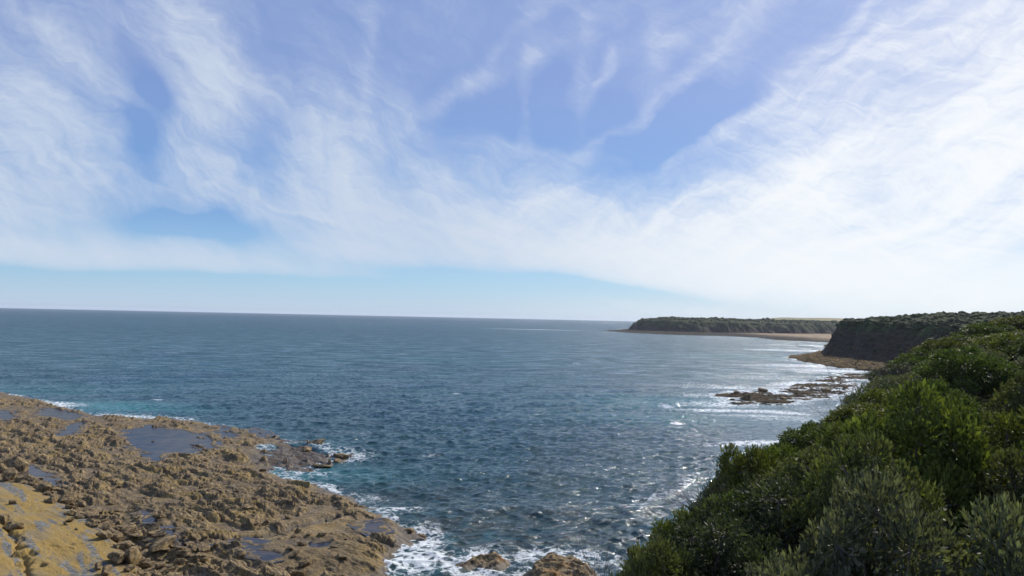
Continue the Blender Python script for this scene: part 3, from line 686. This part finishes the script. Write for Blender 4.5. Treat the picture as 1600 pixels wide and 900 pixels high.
def make_shrub(kind, seed, nl=14, tufts=95, per=10, L=.085, wd=.03, upright=.35, spread=.75):
    rg = np.random.default_rng(seed)
    root = empty('shrub', (0, 0, -500))
    lob = []
    for i in range(nl * 6):
        if len(lob) >= nl: break
        a = rg.uniform(0, 6.28); r = 1.15 * math.sqrt(rg.uniform(0, 1)); z = .55 + 1.25 * (1 - (r / 1.3) ** 2) * rg.uniform(.85, 1.0)
        
        if i > nl * 3: z *= rg.uniform(.6, .9)
        c_ = np.array([r * math.cos(a), r * math.sin(a), z - .05])
        if any(np.linalg.norm(c_ - q) < .46 for q, _ in lob): continue
        lob.append((c_, rg.uniform(.30, .46)))
    top = max(c[2] + r for c, r in lob)
    O = []; Dn = []; T = []; Ls = []
    for c, r in lob:
        n = int(tufts * (r / .4) ** 2)
        d = rg.normal(0, 1, (n, 3)); d[:, 2] = d[:, 2] * .9 + .45; d /= np.linalg.norm(d, axis=1, keepdims=True)
        rad = r * (1 + rg.normal(0, .10, (n, 1))) * (1 + .22 * np.sin(d[:, :1] * 7 + seed) * np.sin(d[:, 1:2] * 6 + 1))
        p = c + d * rad * np.array([1, 1, .9])
        axis = d * (1 - upright) + np.array([0, 0, 1.]) * upright + rg.normal(0, .25, (n, 3))
        axis /= np.linalg.norm(axis, axis=1, keepdims=True)
        tt = np.clip(rg.normal(.72, .22, n), 0, 1)
        for q in range(per):
            dd = axis + rg.normal(0, spread * .6, (n, 3)); dd /= np.linalg.norm(dd, axis=1, keepdims=True)
            Ls.append(np.ones(n)); O.append(p - axis * rg.uniform(0, .10, (n, 1))); Dn.append(dd); T.append(np.clip(tt * rg.uniform(.4, 1, n) + .1 * (q == 0), 0, 1))
        # inner foliage
        ni = n * 6; d = rg.normal(0, 1, (ni, 3)); d /= np.linalg.norm(d, axis=1, keepdims=True)
        Ls.append(np.full(ni, 1.45)); O.append(c + d * r * rg.uniform(.3, .9, (ni, 1))); Dn.append(d); T.append(rg.uniform(.1, .9, ni))
    O = np.concatenate(O); Dn = np.concatenate(Dn); T = np.concatenate(T); Ls = np.concatenate(Ls); n = len(O)
    O = O * np.array([1, 1, HT / top])
    v, f, t = leaves(O, Dn, rg.uniform(.7, 1.25, n) * L * Ls, rg.uniform(.7, 1.2, n) * wd * Ls * Ls, T, rg)
    mesh_obj('crown', v, f, LM[kind], root, smooth=False, attrs={'tint': t})
    segs = []
    for c, r in lob:
        j = np.array([rg.normal(0, .08), rg.normal(0, .08), rg.uniform(.15, .35)]); mid = (j + c) / 2 + rg.normal(0, .08, 3) - np.array([0, 0, .05])
        segs += [((0, 0, -.9), .07, j, .05), (j, .045, mid, .03), (mid, .03, c, .014)]
        for q in range(4):
            e = c + rg.normal(0, .28, 3) * r; segs.append((c, .012, e, .004))
    v, f = tube_mesh(segs)
    mesh_obj('trunk', v, f, M_bark, root)
    return root
PRO = {}
for kd, sds, kw in (('bright', (1, 2, 3), dict(L=.062, wd=.024, per=15, upright=.22)), ('green', (4, 5, 6), dict(L=.072, wd=.026, upright=.15, per=13)),
                    ('olive', (7, 8), dict(L=.062, wd=.022, per=13)), ('grey', (9, 10), dict(L=.066, wd=.021, upright=.5, spread=.65, per=13, nl=15, tufts=85)), ('dark', (11, 12), dict(L=.06, wd=.02, nl=18))):
    PRO[kd] = [make_shrub(kd, s, **kw) for s in sds]
used = set()
LOOK = {'bright': 'bright yellow-green shrub', 'green': 'fresh mid-green shrub', 'olive': 'olive green shrub', 'grey': 'dull grey-green shrub', 'dark': 'dark green shrub'}
placed = []
def shrub(x, y, kind, sc, zs=None, label=None, group=None, rz=None):
    zs = zs or sc
    c = rng.integers(len(PRO[kind])); src = PRO[kind][c]
    if src.name not in used: used.add(src.name); o = src
    else: o = copy_tree(src)
    o.location = (x, y, hz(x, y) - .1); o.rotation_euler = (0, 0, rng.uniform(0, 6.28) if rz is None else rz); o.scale = (sc, sc, zs)
    tag(o, label, 'shrub', group); placed.append((x, y, sc))
    return o
# shrubs of the seaward edge: (px, py of the top, depth, kind, scale, label)
EDGE = [(985, 868, 12.6, 'dark', .62, 'small dark shrub at the lowest left end of the thicket, behind bare twigs'),
        (1030, 838, 13.6, 'olive', .8, 'small olive shrub at the bottom of the thicket left of the bright round shrub'),
        (1068, 794, 16.5, 'bright', .78, 'small bright yellow-green round shrub sticking out towards the water near the bottom'),
        (1112, 776, 17.6, 'bright', .62, 'small upright bright green shrub just right of the lone round one'),
        (1150, 765, 18.6, 'green', .9, 'mid-green shrub below the two peaked shrubs at the water side'),
        (1135, 742, 21.0, 'dark', .7, 'small dark twiggy shrub left of the two peaked shrubs'),
        (1172, 693, 24.5, 'bright', 1.0, 'bright shrub with the left of two peaks against the surf'),
        (1226, 692, 26.0, 'bright', 1.0, 'bright shrub with the right of two peaks against the surf'),
        (1275, 666, 29.5, 'green', 1.25, 'mid-green shrub on the water side, right of the two peaks'),
        (1318, 640, 33.5, 'green', 1.4, 'dense green shrub below the calm grey lagoon'),
        (1352, 612, 39.0, 'dark', 1.5, 'dark shrub on the brink beside the end of the reef'),
        (1378, 590, 44.5, 'grey', 1.5, 'dull grey-green shrub on the brink below the rock platform'),
        (1412, 566, 50.0, 'dark', 1.7, 'dark shrub touching the foot of the nearer cliff'),
        (1445, 545, 54.5, 'green', 1.7, 'green shrub standing against the dark cliff face'),
        (1476, 527, 58.0, 'bright', 1.7, 'bright leafy shrub poking up in front of the nearer headland'),
        (1512, 522, 61.0, 'green', 2.0, 'green shrub on the crest below the headland top'),
        (1548, 508, 65.0, 'green', 2.2, 'large green shrub on the crest near the right edge'),
        (1592, 499, 69.0, 'bright', 2.3, 'large bright shrub on the skyline at the right edge')]
for px, py, d, kd, sc, lb in EDGE:
    p = D(px, py, d); g = hz(p.x, p.y)
    zs = min(max((p.z - g + .1) / HT, .45 * sc), 2.6 * sc)
    shrub(p.x, p.y, kd, sc, zs, lb)
# the thicket behind and below them, row by row from the near end
ORD = ['first', 'second', 'third', 'fourth', 'fifth', 'sixth', 'seventh', 'eighth', 'ninth', 'tenth', 'eleventh', 'twelfth', 'thirteenth', 'fourteenth', 'fifteenth', 'sixteenth', 'seventeenth', 'eighteenth', 'nineteenth', 'twentieth']
row = 0; y = 9.6
while y < 92:
    sp = 1.35 + y * .036
    xl = np.interp(y, [7, 12, 18, 25, 36, 48, 60, 80, 110], [1.2, 2.6, 5.0, 9.5, 17.5, 25, 33, 46, 80]) + .8
    x = xl + rng.uniform(0, .8); nrow = 0
    while x < y * .90 + 8 and nrow < 20:
        xx, yy = x + rng.normal(0, .25), y + rng.normal(0, .3)
        if all((xx - a) ** 2 + (yy - b) ** 2 > (.55 * sp) ** 2 for a, b, _ in placed[:len(EDGE)]):
            n_ = mnoise.noise(Vector((xx / 6, yy / 6, 3.3)))
            if y < 13.5: kd = 'grey' if rng.random() < .72 else 'olive'
            elif y < 17: kd = 'grey' if rng.random() < .4 else ('olive' if rng.random() < .6 else 'dark')
            elif y < 38: kd = 'bright' if n_ > -.05 else ('green' if rng.random() < .55 else 'olive')
            elif y < 50: kd = 'grey' if n_ > .18 else ('dark' if n_ < -.15 else 'green')
            else: kd = 'green' if n_ > .05 else 'bright'
            sc = sp * rng.uniform(.55, .78); zs = sc * rng.uniform(.65, 1.45) * (1.15 if y < 30 else .95)
            # keep the crest line of the thicket where it is
            q = 800 + F * xx / yy; lim = np.interp(q, [940, 1000, 1040, 1065, 1120, 1175, 1250, 1330, 1380, 1410, 1475, 1540, 1600, 1800], [915, 885, 862, 830, 795, 732, 728, 662, 614, 590, 550, 527, 513, 505])
            ztop = CAMZ - (lim - 496 - .0215 * (q - 800)) / F * yy
            zs = min(zs, (ztop - hz(xx, yy)) / HT)
            if zs < .3 * sc: x += sp * .5; continue
            nrow += 1
            shrub(xx, yy, kd, sc, zs, '%s, %s from water side, %s row of the thicket' % (LOOK[kd], ORD[nrow - 1], ORD[row] if row < 20 else 'rearmost'), 'shrubs of the cliff-top thicket')
        x += sp * 1.6 * rng.uniform(.85, 1.15)
    row += 1; y += sp * 1.3
# unused prototypes vanish
for lst in PRO.values():
    for r in lst:
        if r.name not in used:
            for c in list(r.children): bpy.data.objects.remove(c)
            bpy.data.objects.remove(r)
# bare twigs
def twigs(px, py, d, h, seed, label, n=7):
    rg = np.random.default_rng(seed); p = D(px, py, d); g = hz(p.x, p.y)
    h = max(h, p.z - g)
    segs = []
    def grow(o, dr, L, r, lev):
        e = o + dr * L; segs.append((o, r, e, r * .6))
        if lev == 0: return
        for q in range(3):
            dd = dr + rg.normal(0, .38, 3); dd[2] = abs(dd[2]) * .8 + .15; dd /= np.linalg.norm(dd)
            grow(o + dr * L * rg.uniform(.5, 1), dd, L * rg.uniform(.5, .8), r * .55, lev - 1)
    for q in range(n):
        dr = np.array([rg.normal(0, .16), rg.normal(0, .16), 1.]); dr /= np.linalg.norm(dr)
        grow(np.array([rg.normal(0, .12), rg.normal(0, .12), -.3]), dr, h * rg.uniform(.45, .6), .011 + .0004 * d, 3)
    v, f = tube_mesh(segs)
    o = mesh_obj('bare_shrub', v, f, M_bark); o.location = (p.x, p.y, g); tag(o, label, 'shrub'); return o
twigs(952, 850, 12.4, 1.5, 1, 'tall bare grey twigs at the lowest left end of the thicket', 4)
twigs(1112, 732, 20.5, 1.2, 2, 'bare grey-brown twiggy shrub left of the two peaked shrubs', 9)
twigs(1262, 700, 26.5, 1.4, 3, 'pale bare twigs between the peaked shrubs and the dense green one', 9)
twigs(1345, 596, 42, 2.0, 4, 'bare twigs standing up before the lagoon, beside the reef end', 9)
twigs(1392, 565, 48, 2.0, 5, 'bare twigs on the brink against the rock platform', 9)

# ------------------------------------------------------------------ loose stones and boulders on the shelf
def rock_mesh(seed, flat=.6, bev=.05):
    rg = np.random.default_rng(seed); bm = bmesh.new()
    for i in range(15):
        d = rg.normal(0, 1, 3); d /= np.linalg.norm(d)
        bm.verts.new(d * rg.uniform(.8, 1.05) * np.array([1, rg.uniform(.65, .8), flat]))
    r = bmesh.ops.convex_hull(bm, input=bm.verts)
    bmesh.ops.delete(bm, geom=list({g for g in r['geom_interior'] + r['geom_unused'] if isinstance(g, bmesh.types.BMVert)}), context='VERTS')
    bmesh.ops.bevel(bm, geom=list(bm.edges), offset=bev, segments=1, affect='EDGES')
    bmesh.ops.triangulate(bm, faces=bm.faces)
    bmesh.ops.subdivide_edges(bm, edges=bm.edges, cuts=1)
    for v in bm.verts: v.co += Vector(v.co).normalized() * mnoise.noise(v.co * 2.7 + Vector((seed, 0, 0))) * .09
    me = bpy.data.meshes.new('boulder'); bm.to_mesh(me); bm.free(); me.materials.append(M_rock); return me
STN = [rock_mesh(s, rg_) for s, rg_ in zip(range(20, 29), (.35, .4, .45, .5, .6, .4, .7, .8, .35))]
def sh(x, y): return float(shelf_h(np.array([float(x)]), np.array([float(y)]))[0])
def stone(name, x, y, r, label, cat, group=None, mesh=None, sink=.25, z=None):
    o = bpy.data.objects.new(name, STN[rng.integers(len(STN))] if mesh is None else STN[mesh]); C.objects.link(o)
    o.location = (x, y, (sh(x, y) if z is None else z) + r * sink); o.scale = (r * rng.uniform(.85, 1.2), r * rng.uniform(.85, 1.1), r * rng.uniform(.8, 1.2))
    o.rotation_euler = (rng.normal(0, .25), rng.normal(0, .25), rng.uniform(0, 6.28)); tag(o, label, cat, group); return o
BIG = [(12, 718, 1.25, 6, 'upright grey-brown boulder with a black shaded side at the left edge'), (28, 722, 1.5, 7, 'big angular boulder second from the left edge, above the yellow slab'),
       (16, 736, 1.2, 4, 'dark-sided boulder lying lowest in the cluster at the left edge'), (2, 728, 1.1, 7, 'boulder cut by the left edge of the photo above the yellow slab'),
       (20, 787, .5, 6, 'single black stone alone on the yellow slab'), (6, 815, .75, 4, 'grey stone at the left edge beside the crack in the yellow slab'), (18, 822, .85, 7, 'tallest grey boulder beside the crack in the yellow slab'), (27, 828, .6, 6, 'lower grey stone beside the crack in the yellow slab'),
       (104, 770, 1.15, 7, 'dark block halfway down the stone band, on the slab edge'), (140, 797, 1.1, 4, 'wide dark block with a shadow hollow in the stone band'), (195, 843, .8, 4, 'long flat slab-like stone where the stone band ends'),
       (182, 868, 1.0, 6, 'black-sided boulder left one of the pair on the lower slab edge'), (206, 862, 1.15, 7, 'square grey-green boulder right one of the pair on the lower slab edge'),
       (153, 885, .5, 6, 'small dark stone near the bottom edge, left of its round neighbour'), (166, 892, .6, 6, 'round dark stone at the bottom edge of the yellow slab'), (200, 884, .55, 5, 'dark stone capping a white spot at the lower slab edge'),
       (257, 840, 1.3, 0, 'long pointed brown slab beside the narrow rock pool'), (165, 832, .9, 1, 'thick brown slab lying flat in the lower stone band')]
for px, py, r, ms, lb in BIG:
    p = W(px, py + r * 6, 1.4 if py > 740 else 1.1); stone('boulder', p.x, p.y, r, lb, 'boulder', None, ms, .35)
band = WP([(30, 740), (60, 752), (100, 774), (140, 798), (175, 812), (205, 828), (240, 852), (300, 862)], 1.3)
wds = [.5, .7, 1.1, 1.8, 2.6, 3.0, 2.4, 2.0]
xs = []; ys = []; rs = []
for i in range(215):
    t = rng.uniform(0, 1) ** .8 * 6.999; j = int(t); fr = t - j
    c = band[j] * (1 - fr) + band[j + 1] * fr; wv = wds[j] * (1 - fr) + wds[j + 1] * fr
    xs.append(c[0] + rng.normal(0, wv * .55)); ys.append(c[1] + rng.normal(0, wv * .55)); rs.append(float(np.clip(rng.gamma(6, .078), .25, .95)))
zs = shelf_h(np.array(xs), np.array(ys))
for x, y, r, z in zip(xs, ys, rs, zs):
    stone('stone', x, y, r, 'flat brown stone in the band of loose stones along the edge of the yellow slab', 'stone', 'loose stones along the yellow slab', z=float(z))
# knobs of rock strewn over the shelf
xs = []; ys = []
while len(xs) < 75:
    p = W(rng.uniform(0, 620), rng.uniform(650, 895), 1)
    if sdf(np.array([p.x]), np.array([p.y]), SHELF)[0] > 1.5 and sdf(np.array([p.x]), np.array([p.y]), SLAB)[0] < -2: xs.append(p.x); ys.append(p.y)
zs = shelf_h(np.array(xs), np.array(ys))
for x, y, z in zip(xs, ys, zs):
    stone('rock', x, y, float(rng.uniform(.25, .75)), 'weathered brown rock lying on the rough shelf away from the stone band', 'rock', 'rocks strewn over the shelf', z=float(z), sink=.15)
# islets off the point
for px, py, r, ms, lb in ((497, 693, 2.0, 5, 'long low brown rock awash at the tip of the point, farthest out'), (534, 714, 1.5, 4, 'brown rock at the outermost right of the point, ringed by foam'), (526, 722, 1.0, 6, 'small brown rock just below the outermost one'),
                          (478, 703, 1.5, 5, 'brown rock in the middle of the point'), (640, 830, .7, 6, 'small brown rock awash in the foam off the shelf corner'), (660, 838, .5, 6, 'tiny dark rock nearly under water right of the shelf corner'),
                          (505, 730, 1.4, 8, 'flat brown rock at the near side of the point')):
    p = W(px, py, 0); o = stone('sea_rock', p.x, p.y, r, lb, 'rock', None, ms, .1, z=0.0); o.scale.z *= .6
for i in range(14):
    p = W(*[(1232, 560), (1152, 616), (1192, 612), (1265, 604), (1225, 625), (1300, 570), (1255, 563), (1320, 607), (1290, 612), (1285, 552), (1310, 565), (1165, 624), (1345, 572), (1245, 540)][i])
    stone('sea_rock', p.x, p.y, 1.1 + .9 * (i % 3) * .6, ['dark rock standing off the left tip of the rock platform', 'dark rock at the left tip of the reef', 'dark rock on the far edge of the reef, left half', 'dark rock at the bend of the reef', 'low rock on the near side of the reef', 'block on the middle of the rock platform below the cliff',
        'block near the left tip of the rock platform', 'low block on the right part of the reef', 'block in the middle of the reef', 'block at the foot of the cliff nose', 'block on the platform right of the cliff nose', 'small rock near the left end of the reef', 'block on the near edge of the platform', 'dark rock in the surf below the distant beach'][i], 'rock', None, i % 3, .0, z=.4)

# ------------------------------------------------------------------ haze
m, k = mat('haze')
k.n('ShaderNodeOutputMaterial', {'Volume': k.n('ShaderNodeVolumePrincipled', {'Color': (.80, .87, 1, 1), 'Density': 5.0e-5, 'Anisotropy': .2}).outputs[0]})
bm = bmesh.new(); bmesh.ops.create_cube(bm, size=1)
for v in bm.verts: v.co = Vector((v.co.x * 34000, 6000 + v.co.y * 20000, 22 + v.co.z * 50 ))
me = bpy.data.meshes.new('haze'); bm.to_mesh(me); bm.free(); me.materials.append(m)
o = bpy.data.objects.new('haze', me); C.objects.link(o); o['kind'] = 'stuff'; o['label'] = 'thin pale sea haze over the whole bay'; o['category'] = 'haze'
